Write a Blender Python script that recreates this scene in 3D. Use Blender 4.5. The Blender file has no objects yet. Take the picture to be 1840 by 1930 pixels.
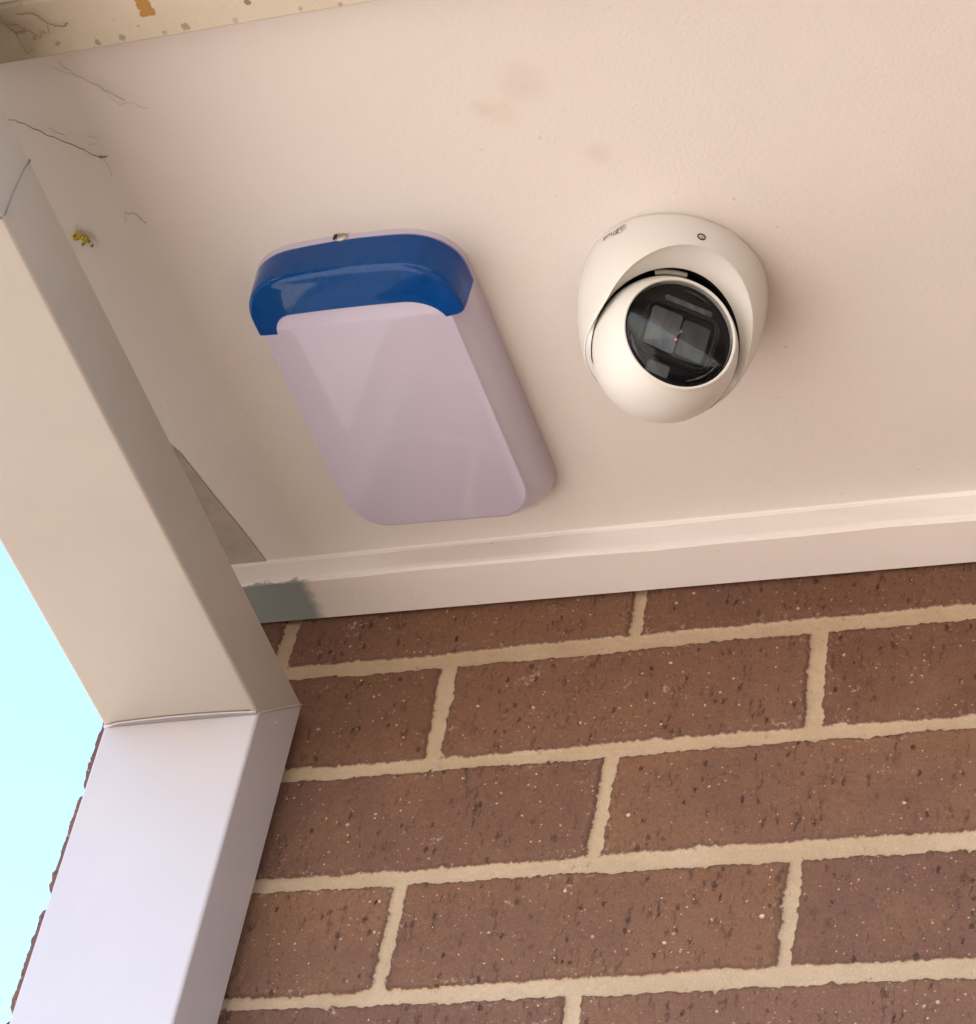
import bpy, bmesh, math, random
import numpy as np
from mathutils import Vector, Matrix, Euler

random.seed(7)
SC = bpy.context.scene
COL = SC.collection
G = 1.6                      # eye height: all heights below are measured from the lens, + G above ground
rad = math.radians

# ------------------------------------------------------------------ camera
yaw, pitch, roll = -0.461604, 0.744953, 0.215853
fwd = Vector((math.sin(yaw)*math.cos(pitch), math.cos(yaw)*math.cos(pitch), math.sin(pitch)))
rgt = Vector((math.cos(yaw), -math.sin(yaw), 0))
upv = rgt.cross(fwd)
R_ = math.cos(roll)*rgt + math.sin(roll)*upv
U_ = -math.sin(roll)*rgt + math.cos(roll)*upv
cam = bpy.data.objects.new('camera', bpy.data.cameras.new('camera'))
COL.objects.link(cam)
m = Matrix((R_, U_, -fwd)).transposed().to_4x4()
m.translation = Vector((0, 0, G))
cam.matrix_world = m
cam.data.sensor_fit = 'VERTICAL'
cam.data.sensor_height = 24.0
cam.data.lens = 24.0*5400/1930
cam.data.clip_start = 0.05
cam.data.clip_end = 3000
SC.camera = cam

# ------------------------------------------------------------------ world, sun, exposure
SUN_EL, SUN_AZ = rad(52), rad(142)      # azimuth from +Y, negative = towards -X
sun_dir = Vector((math.sin(SUN_AZ)*math.cos(SUN_EL), math.cos(SUN_AZ)*math.cos(SUN_EL), math.sin(SUN_EL)))
W = bpy.data.worlds.new('World'); SC.world = W; W.use_nodes = True
nt = W.node_tree; nt.nodes.clear()
sky = nt.nodes.new('ShaderNodeTexSky'); sky.sky_type = 'NISHITA'; sky.sun_disc = False
sky.sun_elevation = SUN_EL; sky.sun_rotation = SUN_AZ
sky.air_density = 1.0; sky.dust_density = 1.0; sky.ozone_density = 0.3
bg = nt.nodes.new('ShaderNodeBackground'); bg.inputs['Strength'].default_value = 0.15
wo = nt.nodes.new('ShaderNodeOutputWorld')
nt.links.new(sky.outputs[0], bg.inputs[0]); nt.links.new(bg.outputs[0], wo.inputs[0])
ld = bpy.data.lights.new('sun', 'SUN'); ld.energy = 3.4; ld.angle = rad(0.5); ld.color = (1.0, 0.95, 0.87)
sun = bpy.data.objects.new('sun', ld); COL.objects.link(sun)
sun.rotation_euler = (-sun_dir).to_track_quat('-Z', 'Y').to_euler()
SC.view_settings.view_transform = 'Standard'
SC.view_settings.look = 'None'
SC.view_settings.exposure = 2.15
SC.view_settings.gamma = 1.0
SC.cycles.max_bounces = 12
SC.cycles.diffuse_bounces = 6
SC.cycles.glossy_bounces = 5
SC.cycles.transmission_bounces = 8

# ------------------------------------------------------------------ helpers
def wloc(p):
    l = Vector(p.location)
    while p.parent: p = p.parent; l = l + p.location
    return l

def hang(o, parent):
    """parent o, keeping its mesh coordinates equal to world coordinates"""
    o.parent = parent; o.location = -wloc(parent)

def obj(name, verts, faces, mat, parent=None, smooth=False, label=None):
    me = bpy.data.meshes.new(name)
    me.from_pydata([tuple(v) for v in verts], [], faces)
    me.validate(); me.update()
    if smooth:
        for p in me.polygons: p.use_smooth = True
    if mat: me.materials.append(mat)
    o = bpy.data.objects.new(name, me); COL.objects.link(o)
    if parent: hang(o, parent)
    if label: o['label'] = label
    return o

def bmobj(name, bm, mat, parent=None, smooth=False, label=None):
    me = bpy.data.meshes.new(name); bm.to_mesh(me); bm.free()
    if smooth:
        for p in me.polygons: p.use_smooth = True
    if mat: me.materials.append(mat)
    o = bpy.data.objects.new(name, me); COL.objects.link(o)
    if parent: hang(o, parent)
    if label: o['label'] = label
    return o

def thing(name, label, cat, loc=(0, 0, 0), group=None):
    o = bpy.data.objects.new(name, None); COL.objects.link(o)
    o.location = loc; o.empty_display_size = .05
    o['label'] = label; o['category'] = cat
    if group: o['group'] = group
    return o

def hexa(bm, pts):
    """box from 8 points: bottom 4 (ccw), top 4"""
    v = [bm.verts.new(p) for p in pts]
    for f in ((3, 2, 1, 0), (4, 5, 6, 7), (0, 1, 5, 4), (1, 2, 6, 5), (2, 3, 7, 6), (3, 0, 4, 7)):
        bm.faces.new([v[i] for i in f])

def box(bm, x0, x1, y0, y1, z0, z1):
    hexa(bm, [(x0, y0, z0), (x1, y0, z0), (x1, y1, z0), (x0, y1, z0), (x0, y0, z1), (x1, y0, z1), (x1, y1, z1), (x0, y1, z1)])

def bevel(bm, w, seg=3):
    bmesh.ops.bevel(bm, geom=list(bm.edges), offset=w, segments=seg, affect='EDGES', profile=.5)

def tube(pts, r, n=6, closed=False):
    """tube mesh along points, r scalar or list"""
    P = [Vector(p) for p in pts]; V = []; F = []
    N = len(P)
    rs = r if hasattr(r, '__len__') else [r]*N
    ref = Vector((.3, .2, .93))
    for i, p in enumerate(P):
        a = P[(i-1) % N] if (closed or i) else P[0]; b = P[(i+1) % N] if (closed or i < N-1) else P[-1]
        t = (b-a).normalized(); s = t.cross(ref)
        if s.length < 1e-3: s = t.cross(Vector((1, 0, 0)))
        s.normalize(); u = s.cross(t)
        for k in range(n):
            an = 2*math.pi*k/n
            V.append(p + rs[i]*(math.cos(an)*s + math.sin(an)*u))
    M = N if closed else N-1
    for i in range(M):
        j = (i+1) % N
        for k in range(n):
            k2 = (k+1) % n
            F.append((i*n+k, i*n+k2, j*n+k2, j*n+k))
    if not closed:
        F.append(tuple(range(n-1, -1, -1))); F.append(tuple((N-1)*n+k for k in range(n)))
    return V, F

def lathe(profile, origin, axis, n=96, up=(0, 0, 1), cap0=False, cap1=False):
    """profile list of (radius, distance along axis)"""
    A = Vector(axis).normalized(); s = A.cross(Vector(up)).normalized(); u = s.cross(A); O = Vector(origin)
    V = []; F = []
    for (r, h) in profile:
        for k in range(n):
            an = 2*math.pi*k/n
            V.append(O + A*h + r*(math.cos(an)*s + math.sin(an)*u))
    for i in range(len(profile)-1):
        for k in range(n):
            k2 = (k+1) % n
            F.append((i*n+k, (i+1)*n+k, (i+1)*n+k2, i*n+k2))
    if cap0: F.append(tuple(range(n)))
    if cap1: F.append(tuple(reversed([(len(profile)-1)*n+k for k in range(n)])))
    return V, F

# ---- materials
class NT:
    def __init__(s, name):
        s.m = bpy.data.materials.new(name); s.m.use_nodes = True
        s.t = s.m.node_tree; s.t.nodes.clear()
        s.out = s.n('ShaderNodeOutputMaterial'); s.b = s.n('ShaderNodeBsdfPrincipled')
        s.l(s.b.outputs[0], s.out.inputs[0])
        s.co = s.n('ShaderNodeTexCoord').outputs['Object']
    def n(s, t, **k):
        x = s.t.nodes.new(t)
        for a, b in k.items(): setattr(x, a, b)
        return x
    def l(s, a, b): s.t.links.new(a, b)
    def val(s, a, sock):
        if hasattr(a, 'is_linked') or isinstance(a, bpy.types.NodeSocket): s.l(a, sock)
        else: sock.default_value = a
    def noise(s, scale, detail=3, rough=.5, co=None, dist=0):
        x = s.n('ShaderNodeTexNoise'); x.inputs['Scale'].default_value = scale
        x.inputs['Detail'].default_value = detail; x.inputs['Roughness'].default_value = rough
        x.inputs['Distortion'].default_value = dist
        s.l(co or s.co, x.inputs['Vector']); return x.outputs['Fac']
    def scaled(s, v, co=None):
        x = s.n('ShaderNodeVectorMath', operation='MULTIPLY'); s.l(co or s.co, x.inputs[0]); x.inputs[1].default_value = v
        return x.outputs[0]
    def warp(s, scale, amt, co=None):
        x = s.n('ShaderNodeTexNoise'); x.inputs['Scale'].default_value = scale; x.inputs['Detail'].default_value = 3
        s.l(co or s.co, x.inputs['Vector'])
        a = s.n('ShaderNodeVectorMath', operation='SUBTRACT'); s.l(x.outputs['Color'], a.inputs[0]); a.inputs[1].default_value = (.5, .5, .5)
        b = s.n('ShaderNodeVectorMath', operation='MULTIPLY_ADD'); s.l(a.outputs[0], b.inputs[0]); b.inputs[1].default_value = (amt,)*3
        s.l(co or s.co, b.inputs[2]); return b.outputs[0]
    def mr(s, v, a, b, c=0, d=1, smooth=False):
        x = s.n('ShaderNodeMapRange'); x.interpolation_type = 'SMOOTHSTEP' if smooth else 'LINEAR'
        s.val(v, x.inputs[0])
        for i, q in enumerate((a, b, c, d)): x.inputs[i+1].default_value = q
        return x.outputs[0]
    def math(s, op, a, b=0, c=0):
        x = s.n('ShaderNodeMath', operation=op); s.val(a, x.inputs[0]); s.val(b, x.inputs[1]); s.val(c, x.inputs[2]); return x.outputs[0]
    def mix(s, f, a, b, blend='MIX'):
        x = s.n('ShaderNodeMix', data_type='RGBA', blend_type=blend)
        s.val(f, x.inputs[0])
        for q, i in ((a, 6), (b, 7)):
            if isinstance(q, tuple): x.inputs[i].default_value = (q+(1,))[:4]
            else: s.l(q, x.inputs[i])
        return x.outputs[2]
    def spot(s, p, r, soft, warpco=None):
        """1 inside radius r around p (object space), fading over soft"""
        d = s.n('ShaderNodeVectorMath', operation='DISTANCE'); s.l(warpco or s.co, d.inputs[0]); d.inputs[1].default_value = p
        return s.mr(d.outputs['Value'], r, r+soft, 1, 0, True)
    def bump(s, h, strength, dist, prev=None):
        x = s.n('ShaderNodeBump'); x.inputs['Strength'].default_value = strength; x.inputs['Distance'].default_value = dist
        s.l(h, x.inputs['Height'])
        if prev: s.l(prev, x.inputs['Normal'])
        return x.outputs[0]
    def base(s, c, rough=.5, **k):
        s.val((c+(1,))[:4] if isinstance(c, tuple) else c, s.b.inputs['Base Color']); s.val(rough, s.b.inputs['Roughness'])
        for a, b in k.items(): s.val(b, s.b.inputs[a.replace('_', ' ')])
        return s

def paint(name, col, rough=.45, var=.05, nscale=9, bump=.08, bscale=900, spec=.4, dirt=0.0):
    n = NT(name)
    f = n.noise(nscale, 4, .6)
    c2 = tuple(x*(1-var*2) for x in col); c1 = tuple(min(1, x*(1+var)) for x in col)
    c = n.mix(n.mr(f, .3, .7), c2, c1)
    if dirt:
        d = n.mr(n.noise(140, 2, .5), .70, .76, 0, dirt, True)
        c = n.mix(d, c, (.30, .23, .16))
    n.base(c, n.mr(n.noise(30, 3), .3, .7, rough-.05, rough+.08), Specular_IOR_Level=spec)
    if bump: n.l(n.bump(n.noise(bscale, 2, .6), bump, .0006), n.b.inputs['Normal'])
    return n.m

# ------------------------------------------------------------------ ground
GBX = -.6
gn = NT('concrete_paving')
c = gn.mix(gn.mr(gn.noise(1.3, 5, .6), .3, .7), (.50, .425, .35), (.58, .50, .42))
c = gn.mix(gn.mr(gn.noise(60, 4, .7), .35, .7, 0, .5), c, (.36, .32, .28))
gn.base(c, .85)
gn.l(gn.bump(gn.noise(90, 4, .7), .4, .004), gn.b.inputs['Normal'])
g = obj('ground', [(-600, -600, 0), (600, -600, 0), (600, 600, 0), (-600, 600, 0)], [(0, 1, 2, 3)], gn.m)
g['kind'] = 'structure'

bk = NT('dark_ground_cover')  # unseen dark ground, added to cut the bounce light from the right
c = bk.mix(bk.mr(bk.noise(25, 5, .7), .35, .65), (.10, .065, .04), (.24, .17, .115))
bk.base(c, .9); bk.l(bk.bump(bk.noise(40, 5, .7), .9, .02), bk.b.inputs['Normal'])
gb = obj('added_dark_ground', [(GBX, -9, .004), (6.99, -9, .004), (6.99, 1.25, .004), (GBX, 1.25, .004)], [(0, 1, 2, 3)], bk.m)
gb['kind'] = 'structure'

# ------------------------------------------------------------------ the house: brick wall, eave lining, trim, fascia, gutter, roof
XC, YW = -0.8676, 1.254            # brick corner, face of the brick wall
XR, YB = 3.4, 6.5                 # right end and back of the house
def ZS(x): return G + 1.2219 - .0105*(x + .4656)     # eave lining, a shade out of level
house = thing('brick_house', 'brown brick house corner under a cream painted eave', 'house', (XC, YW, 0))

# value noise for the brick relief
def vnoise(x, y, scale, seed):
    rs = np.random.RandomState(seed); T = rs.rand(256, 256)
    u, v = x*scale, y*scale
    i, j = np.floor(u).astype(int), np.floor(v).astype(int)
    fu, fv = u-i, v-j
    fu, fv = fu*fu*(3-2*fu), fv*fv*(3-2*fv)
    a = T[i % 256, j % 256]; b = T[(i+1) % 256, j % 256]; c_ = T[i % 256, (j+1) % 256]; d = T[(i+1) % 256, (j+1) % 256]
    return (a*(1-fu)+b*fu)*(1-fv) + (c_*(1-fu)+d*fu)*fv

def brick_field(u, z):
    """u along the wall (0 at corner, negative round the corner), z height. -> mortar amount, relief, tone"""
    H0 = G + 1.2494
    zz = z + .0010*(vnoise(u, z*0, 9, 3)-.5)*2
    t = (H0 - zz)/.086
    row = np.floor(t).astype(int)
    dbed = np.abs(t - np.round(t))*.086
    bedw = .0056 + .0016*(vnoise(u, np.round(t), 7, 11)-.5)*2
    bedw = np.where(np.round(t) == 2, bedw-.0010, bedw); bedw = np.where(np.round(t) == 3, bedw+.0008, bedw)
    off = np.where(row % 2 == 0, 0.0, .12)
    xs = u + XC - (-.5077) - off
    k = np.round(xs/.24).astype(int)
    slant = (vnoise(row*3.1, k*1.7, 1.0, 5)-.5)*.004
    frac = (t-row-.5)
    dh = np.where(np.abs(u) < .03, 9.0, 0.0) + np.abs(xs - k*.24 - (vnoise(row*1.3+.5, k*2.1, 1, 8)-.5)*.003 + slant*frac*1.4)
    # half joint near the corner on the rows whose last brick is a header
    headw = .0042 + .0016*(vnoise(row*5.0, k*3.0, 1, 21)-.2)
    rag = (vnoise(u, z, 430, 1)-.5)*.0015 + (vnoise(u, z, 120, 2)-.5)*.0013 + (vnoise(u, z, 45, 31)-.5)*.0014 + (vnoise(u, z, 830, 4)-.5)*.0013
    rag = rag - .0022*np.clip((vnoise(u, z, 190, 19)-.78)/.22, 0, 1) + .0015*np.clip((vnoise(u, z, 260, 20)-.80)/.2, 0, 1)
    d = np.minimum(dbed-bedw, dh-headw) + rag          # >0 inside a brick
    bx = np.floor(xs/.24)
    tone = vnoise(row*7.7+.3, bx*4.4+.1, 1.0, 33)
    mort = np.clip(.5 - d/.0022, 0, 1)
    edge = np.clip(1-d/.0035, 0, 1)
    relief = -.0010*edge**2 - .0020*mort + .0006*(vnoise(u, z, 60, 6)-.5) + .0005*(vnoise(u, z, 300, 7)-.5)*mort
    relief += .0005*(vnoise(u, z, 160, 9)-.5)
    pit = vnoise(u, z, 330, 12); pit2 = vnoise(u*1.0, z*.55, 520, 14)
    relief -= (1-mort)*(np.clip((pit-.80)/.2, 0, 1)*.0012 + np.clip((pit2-.84)/.16, 0, 1)*.0010)
    # the arris wears back, mortar most of all
    c_ = np.clip(1-np.abs(u)/.012, 0, 1)
    relief -= c_*(.0014*mort + .0007*vnoise(u*0, z, 420, 15) + .0006*vnoise(u*0, z, 120, 16))
    return mort, relief, tone, d

ua = np.concatenate([-np.arange(5.2, .03, -.04), -np.arange(.03, 0, -.0015), np.arange(0, .66, .0012), np.arange(.66, 1.0, .006), np.arange(1.0, XR-XC+.001, .02)])
za = np.concatenate([np.arange(0, 2.2, .02), np.arange(2.2, 2.42, .006), np.arange(2.42, 2.86, .0012)])
UU, ZZ = np.meshgrid(ua, za)
mort, rel, tone, dd = brick_field(UU, ZZ)
nx = np.where(UU < -1e-6, -1.0, 0.0); ny = np.where(UU > 1e-6, -1.0, 0.0)
cor = np.abs(UU) <= 1e-6; nx = np.where(cor, -1.0, nx); ny = np.where(cor, -1.0, ny)
PX = np.where(UU >= 0, XC+UU, XC) + nx*rel
PY = np.where(UU >= 0, YW, YW-UU) + ny*rel
V = np.stack([PX, PY, ZZ], -1).reshape(-1, 3)
nu, nz = len(ua), len(za)
idx = np.arange(nu*nz).reshape(nz, nu)
Q = np.stack([idx[:-1, :-1], idx[:-1, 1:], idx[1:, 1:], idx[1:, :-1]], -1).reshape(-1, 4)
me = bpy.data.meshes.new('wall')
me.vertices.add(len(V)); me.vertices.foreach_set('co', V.astype(np.float32).ravel())
me.loops.add(Q.size); me.loops.foreach_set('vertex_index', Q.ravel().astype(np.int32))
me.polygons.add(len(Q)); me.polygons.foreach_set('loop_start', (np.arange(len(Q))*4).astype(np.int32))
me.polygons.foreach_set('loop_total', np.full(len(Q), 4, np.int32))
me.update(calc_edges=True)
me.polygons.foreach_set('use_smooth', np.ones(len(Q), bool))
for nm, arr in (('mortar', dd), ('tone', tone)):
    at = me.attributes.new(nm, 'FLOAT', 'POINT'); at.data.foreach_set('value', arr.ravel().astype(np.float32))
bn = NT('brown_brick')
am = bn.n('ShaderNodeAttribute', attribute_name='mortar').outputs['Fac']
at_ = bn.n('ShaderNodeAttribute', attribute_name='tone').outputs['Fac']
fine = bn.noise(1500, 3, .6)
md = bn.math('ADD', am, bn.mr(fine, 0, 1, -.0008, .0008))
mf = bn.mr(md, -.0005, .0006, 1, 0, True)
cA = bn.mix(bn.mr(at_, .25, .75), (.120, .050, .026), (.206, .097, .047))
cA = bn.mix(bn.mr(bn.noise(11, 4, .6), .42, .68), cA, (.140, .064, .042))
cA = bn.mix(bn.mr(bn.math('FRACT', bn.math('MULTIPLY', at_, 6.3)), .45, .75, 0, .42), cA, (.125, .058, .045))
cA = bn.mix(bn.mr(bn.noise(26, 5, .65), .48, .70, 0, .75), cA, (.180, .088, .045))
cA = bn.mix(bn.mr(bn.noise(520, 5, .8), .34, .66, 0, .60), cA, (.075, .036, .022))
cA = bn.mix(bn.mr(bn.noise(900, 4, .8), .56, .74, 0, .55), cA, (.33, .19, .11))
drag = bn.mr(bn.noise(230, 4, .7, bn.scaled((1, 1, .32), bn.warp(90, .004))), .56, .68)
cA = bn.mix(bn.math('MULTIPLY', drag, bn.mr(bn.noise(40, 3), .36, .58, .25, 1)), cA, (.050, .020, .012))
def specks(scale, size, thr, seedv, stretch=(1, 1, 1), wob=.0016):
    v = bn.n('ShaderNodeTexVoronoi'); v.inputs['Scale'].default_value = scale; v.inputs['Randomness'].default_value = 1
    sh = bn.n('ShaderNodeVectorMath', operation='ADD'); bn.l(bn.scaled(stretch, bn.warp(620, wob)), sh.inputs[0]); sh.inputs[1].default_value = seedv
    bn.l(sh.outputs[0], v.inputs['Vector'])
    pick = bn.n('ShaderNodeSeparateColor'); bn.l(v.outputs['Color'], pick.inputs[0])
    on = bn.math('GREATER_THAN', pick.outputs[0], thr)
    q_ = bn.math('POWER', pick.outputs[1], 2.3)
    sz = bn.mr(q_, 0, 1, size*.30, size)
    d = bn.math('SUBTRACT', v.outputs['Distance'], sz)
    return bn.math('MULTIPLY', bn.math('MULTIPLY', bn.mr(d, -.07, .05, 1, 0), on), bn.mr(pick.outputs[2], 0, 1, .25, 1))
clump = bn.mr(bn.noise(30, 3, .6), .35, .60, .25, 1)
s1 = specks(190, .31, .42, (3.1, .7, 1.3)); s2 = bn.math('MULTIPLY', specks(380, .28, .50, (.3, 9.7, 4.3)), clump)
s3 = specks(135, .30, .64, (5.3, 2.7, 8.3), (1.5, 1, .75), .0045); s4 = specks(330, .30, .60, (2.2, 6.1, 3.7), (1.3, 1, .6), .0030)
cA = bn.mix(bn.math('MULTIPLY', s2, .75), cA, (.46, .31, .20))
cA = bn.mix(bn.math('MULTIPLY', s4, .75), cA, (.045, .018, .012))
cA = bn.mix(bn.math('MULTIPLY', s3, .95), cA, (.026, .010, .007))
cA = bn.mix(bn.math('MULTIPLY', s1, .95), cA, (.64, .47, .33))
# lime bloom and smears of mortar here and there
bl = bn.math('MULTIPLY', bn.mr(bn.noise(34, 5, .7), .62, .70, 0, 1), bn.mr(bn.noise(330, 4, .7), .48, .60, 0, .7))
cA = bn.mix(bl, cA, (.40, .30, .25))
near = bn.math('MULTIPLY', bn.mr(md, .001, .010, 1, 0), bn.mr(bn.noise(260, 4, .75), .56, .66, 0, .65))
cA = bn.mix(bn.math('MULTIPLY', near, bn.mr(bn.noise(14, 2), .5, .62)), cA, (.46, .34, .22))
edge = bn.mr(md, .0005, .0030, .55, 0)
cA = bn.mix(edge, cA, (.085, .040, .028))
cM = bn.mix(bn.mr(bn.noise(18, 4, .6), .35, .65), (.395, .285, .185), (.465, .345, .240))
cM = bn.mix(bn.mr(bn.noise(1300, 3, .8), .35, .70, 0, .7), cM, (.26, .185, .11))
cM = bn.mix(bn.mr(bn.noise(130, 4, .7), .55, .72, 0, .5), cM, (.30, .22, .14))
cM = bn.mix(bn.mr(bn.noise(700, 3, .8), .58, .70, 0, .5), cM, (.60, .48, .36))
cM = bn.mix(bn.math('MULTIPLY', specks(110, .22, .88, (1.2, 3.4, 5.6)), .8), cM, (.18, .12, .07))
bn.base(bn.mix(mf, cA, cM), bn.mr(mf, 0, 1, .72, .95), Specular_IOR_Level=.35)
hgt = bn.math('SUBTRACT', bn.math('ADD', bn.math('MULTIPLY', bn.noise(700, 4, .7), .45), bn.math('MULTIPLY', s1, .5)), bn.math('MULTIPLY', s3, 1.3))
bn.l(bn.bump(hgt, .75, .0008), bn.b.inputs['Normal'])
me.materials.append(bn.m)
wall = bpy.data.objects.new('wall', me); COL.objects.link(wall); hang(wall, house)

# eave lining: a painted sheet with stains, slightly wavy
en = NT('eave_paint')
w = en.warp(40, .012)
c = en.mix(en.mr(en.noise(7, 4, .6), .35, .65), (.645, .605, .560), (.662, .612, .578))
c = en.mix(en.math('MULTIPLY', en.spot((-.467, .868, G+1.222), .003, .016, w),   .20), c, (.42, .33, .26))
c = en.mix(en.math('MULTIPLY', en.spot((-.4856, .8835, G+1.222), .001, .014, w), .17), c, (.52, .36, .20))
c = en.mix(en.math('MULTIPLY', en.spot((-.495, .879, G+1.222), .0005, .008, w), .15), c, (.40, .33, .24))
c = en.mix(en.math('MULTIPLY', en.spot((-.4389, .922, G+1.222), .001, .010, w), .18), c, (.40, .33, .28))
c = en.mix(en.mr(en.noise(3.3, 5, .6, dist=.6), .56, .74, 0, .20), c, (.60, .50, .42))
c = en.mix(en.mr(en.noise(210, 2, .5), .74, .79, 0, .35, True), c, (.35, .28, .2))
en.base(c, .62, Specular_IOR_Level=.3)
en.l(en.bump(en.noise(5, 2), .35, .01, en.bump(en.noise(420, 4, .7), .38, .0006)), en.b.inputs['Normal'])
bm = bmesh.new()
def sloped(bm, x0, x1, y0, y1, h0, h1):
    """slab following the eave lining, h0..h1 metres below it"""
    hexa(bm, [(x0, y0, ZS(x0)-h1), (x1, y0, ZS(x1)-h1), (x1, y1, ZS(x1)-h1), (x0, y1, ZS(x0)-h1),
              (x0, y0, ZS(x0)-h0), (x1, y0, ZS(x1)-h0), (x1, y1, ZS(x1)-h0), (x0, y1, ZS(x0)-h0)])
sloped(bm, XC+.004, XR, .788, YW+.02, -.006, 0)
soffit = bmobj('eave_lining', bm, en.m, house, label='cream painted eave lining with faint brown stains')
# unpainted strip of the lining beside the downpipe
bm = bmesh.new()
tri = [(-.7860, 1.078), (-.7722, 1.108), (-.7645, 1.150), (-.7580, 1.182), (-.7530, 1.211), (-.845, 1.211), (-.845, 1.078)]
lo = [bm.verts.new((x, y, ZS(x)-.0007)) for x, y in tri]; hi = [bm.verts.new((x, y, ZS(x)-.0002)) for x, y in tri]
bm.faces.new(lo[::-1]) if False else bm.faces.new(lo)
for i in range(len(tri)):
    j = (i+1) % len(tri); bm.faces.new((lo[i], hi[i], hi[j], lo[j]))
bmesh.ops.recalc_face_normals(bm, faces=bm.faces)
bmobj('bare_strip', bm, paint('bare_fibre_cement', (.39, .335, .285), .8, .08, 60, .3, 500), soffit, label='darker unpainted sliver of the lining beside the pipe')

# trim along the top of the bricks
tn = NT('trim_paint')
tw = tn.warp(160, .006, tn.warp(30, .006))
sep = tn.n('ShaderNodeSeparateXYZ'); tn.l(tw, sep.inputs[0])
sepo = tn.n('ShaderNodeSeparateXYZ'); tn.l(tn.co, sepo.inputs[0])
bare = tn.math('MULTIPLY', tn.mr(sep.outputs[0], -.7300, -.7190, 1, 0, True), tn.mr(sep.outputs[1], 1.2145, 1.2155, 0, 1))
lip = tn.math('MULTIPLY', tn.mr(sep.outputs[1], 1.2145, 1.2165, 1, 0), tn.math('MULTIPLY', tn.mr(sepo.outputs[2], G+1.2035, G+1.2065, 1, 0), tn.mr(sep.outputs[0], -.700, -.690, 1, 0)))
c = tn.mix(tn.mr(tn.noise(9, 4, .6), .35, .65), (.715, .665, .630), (.74, .69, .655))
c = tn.mix(tn.math('MULTIPLY', lip, .35), c, (.45, .48, .40))
c = tn.mix(bare, c, (.255, .285, .275))
c = tn.mix(tn.mr(tn.noise(170, 2, .5), .74, .78, 0, .5, True), c, (.3, .24, .17))
tn.base(c, .5, Specular_IOR_Level=.35)
tn.l(tn.bump(tn.noise(12, 3, co=tn.scaled((.2, 1, 1))), .25, .006, tn.bump(tn.noise(300, 3, .6), .15, .0006)), tn.b.inputs['Normal'])
bm = bmesh.new()
TH = .0182
n_ = 60
ring = []
for i in range(n_+1):
    x = XC+.012 + (XR-XC-.012)*(i/n_)**1.6
    wv = .0006*math.sin(x*23)+.0004*math.sin(x*61)
    z0 = G + 1.2034 - .0165*(x+.52) if x < 0 else G+1.2034-.0165*.52-.0105*x
    zt = ZS(x)
    # small cove at the top, rounded arris at the bottom
    pr = [(1.2085, zt+.001), (1.2118, zt-.0006), (1.2126+wv*.3, zt-.0022), (1.2132+wv, z0+.0035), (1.2138+wv, z0+.0012), (1.2158+wv, z0), (1.2515, z0+.0002), (1.2520, z0+.003), (1.2520, zt+.001)]
    ring.append([bm.verts.new((x, y, z)) for y, z in pr])
for a, b in zip(ring[:-1], ring[1:]):
    for k in range(len(a)-1): bm.faces.new((a[k], a[k+1], b[k+1], b[k]))
bm.faces.new(ring[0]); bm.faces.new(ring[-1][::-1])
bmesh.ops.recalc_face_normals(bm, faces=bm.faces)
bmobj('eave_trim', bm, tn.m, house, label='cream trim strip above the bricks with a bare grey end')

# fascia board with flaking paint
fn = NT('fascia_paint')
fw = fn.warp(300, .004)
c = fn.mix(fn.mr(fn.noise(14, 5, .65), .3, .7), (.47, .41, .31), (.53, .475, .38))
for p, r, s_, a in (((-.6818, .7837, 0), .0014, .0008, .65), ((-.667, .7829, 0), .0016, .001, .6), ((-.6419, .7841, 0), .0013, .0008, .5), ((-.6288, .783, 0), .0018, .001, .6), ((-.5895, .7746, 0), .0016, .0008, .9),
                    ((-.60, .7845, 0), .0012, .0008, .4), ((-.655, .778, 0), .0008, .0005, .5), ((-.705, .780, 0), .0014, .001, .6), ((-.716, .774, 0), .0012, .001, .6), ((-.562, .7835, 0), .001, .0006, .5), ((-.54, .7853, 0), .0013, .0006, .6)):
    c = fn.mix(fn.math('MULTIPLY', fn.spot((p[0], p[1], G+1.2037), r, s_, fw), a), c, (.20, .14, .08))
pw = fn.warp(220, .006)
sp = fn.n('ShaderNodeSeparateXYZ'); fn.l(pw, sp.inputs[0])
fl = fn.math('MULTIPLY', fn.math('MULTIPLY', fn.mr(sp.outputs[0], -.6505, -.6500, 0, 1), fn.mr(sp.outputs[0], -.6420, -.6415, 1, 0)), fn.mr(sp.outputs[1], .7725, .7730, 1, 0))
c = fn.mix(fl, c, (.36, .19, .05))
c = fn.mix(fn.math('MULTIPLY', fn.spot((-.760, .772, G+1.204), .018, .055, fn.warp(60, .03)), .55), c, (.20, .15, .09))
c = fn.mix(fn.mr(fn.noise(260, 3, .6), .66, .72, 0, .6, True), c, (.30, .22, .13))
fn.base(c, .6, Specular_IOR_Level=.3)
fn.l(fn.bump(fn.noise(500, 4, .7), .35, .0008, fn.bump(fl, -.8, .0008)), fn.b.inputs['Normal'])
bm = bmesh.new(); sloped(bm, XC-.022, XR, .7515, .7875, -.10, .0200); bevel(bm, .0012, 2)
bmobj('fascia_board', bm, fn.m, house, label='front fascia board with spotted flaking paint')
white = paint('sheet_metal_white', (.74, .71, .70), .40, .03, 6, .03, 400, .45)
bm = bmesh.new(); sloped(bm, -.866, -.846, .789, YW-.03, -.10, .074); bevel(bm, .001, 1)  # hidden end board, made deep to keep light out above the pipe
bmobj('verge_shade_board', bm, white, house)
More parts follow.
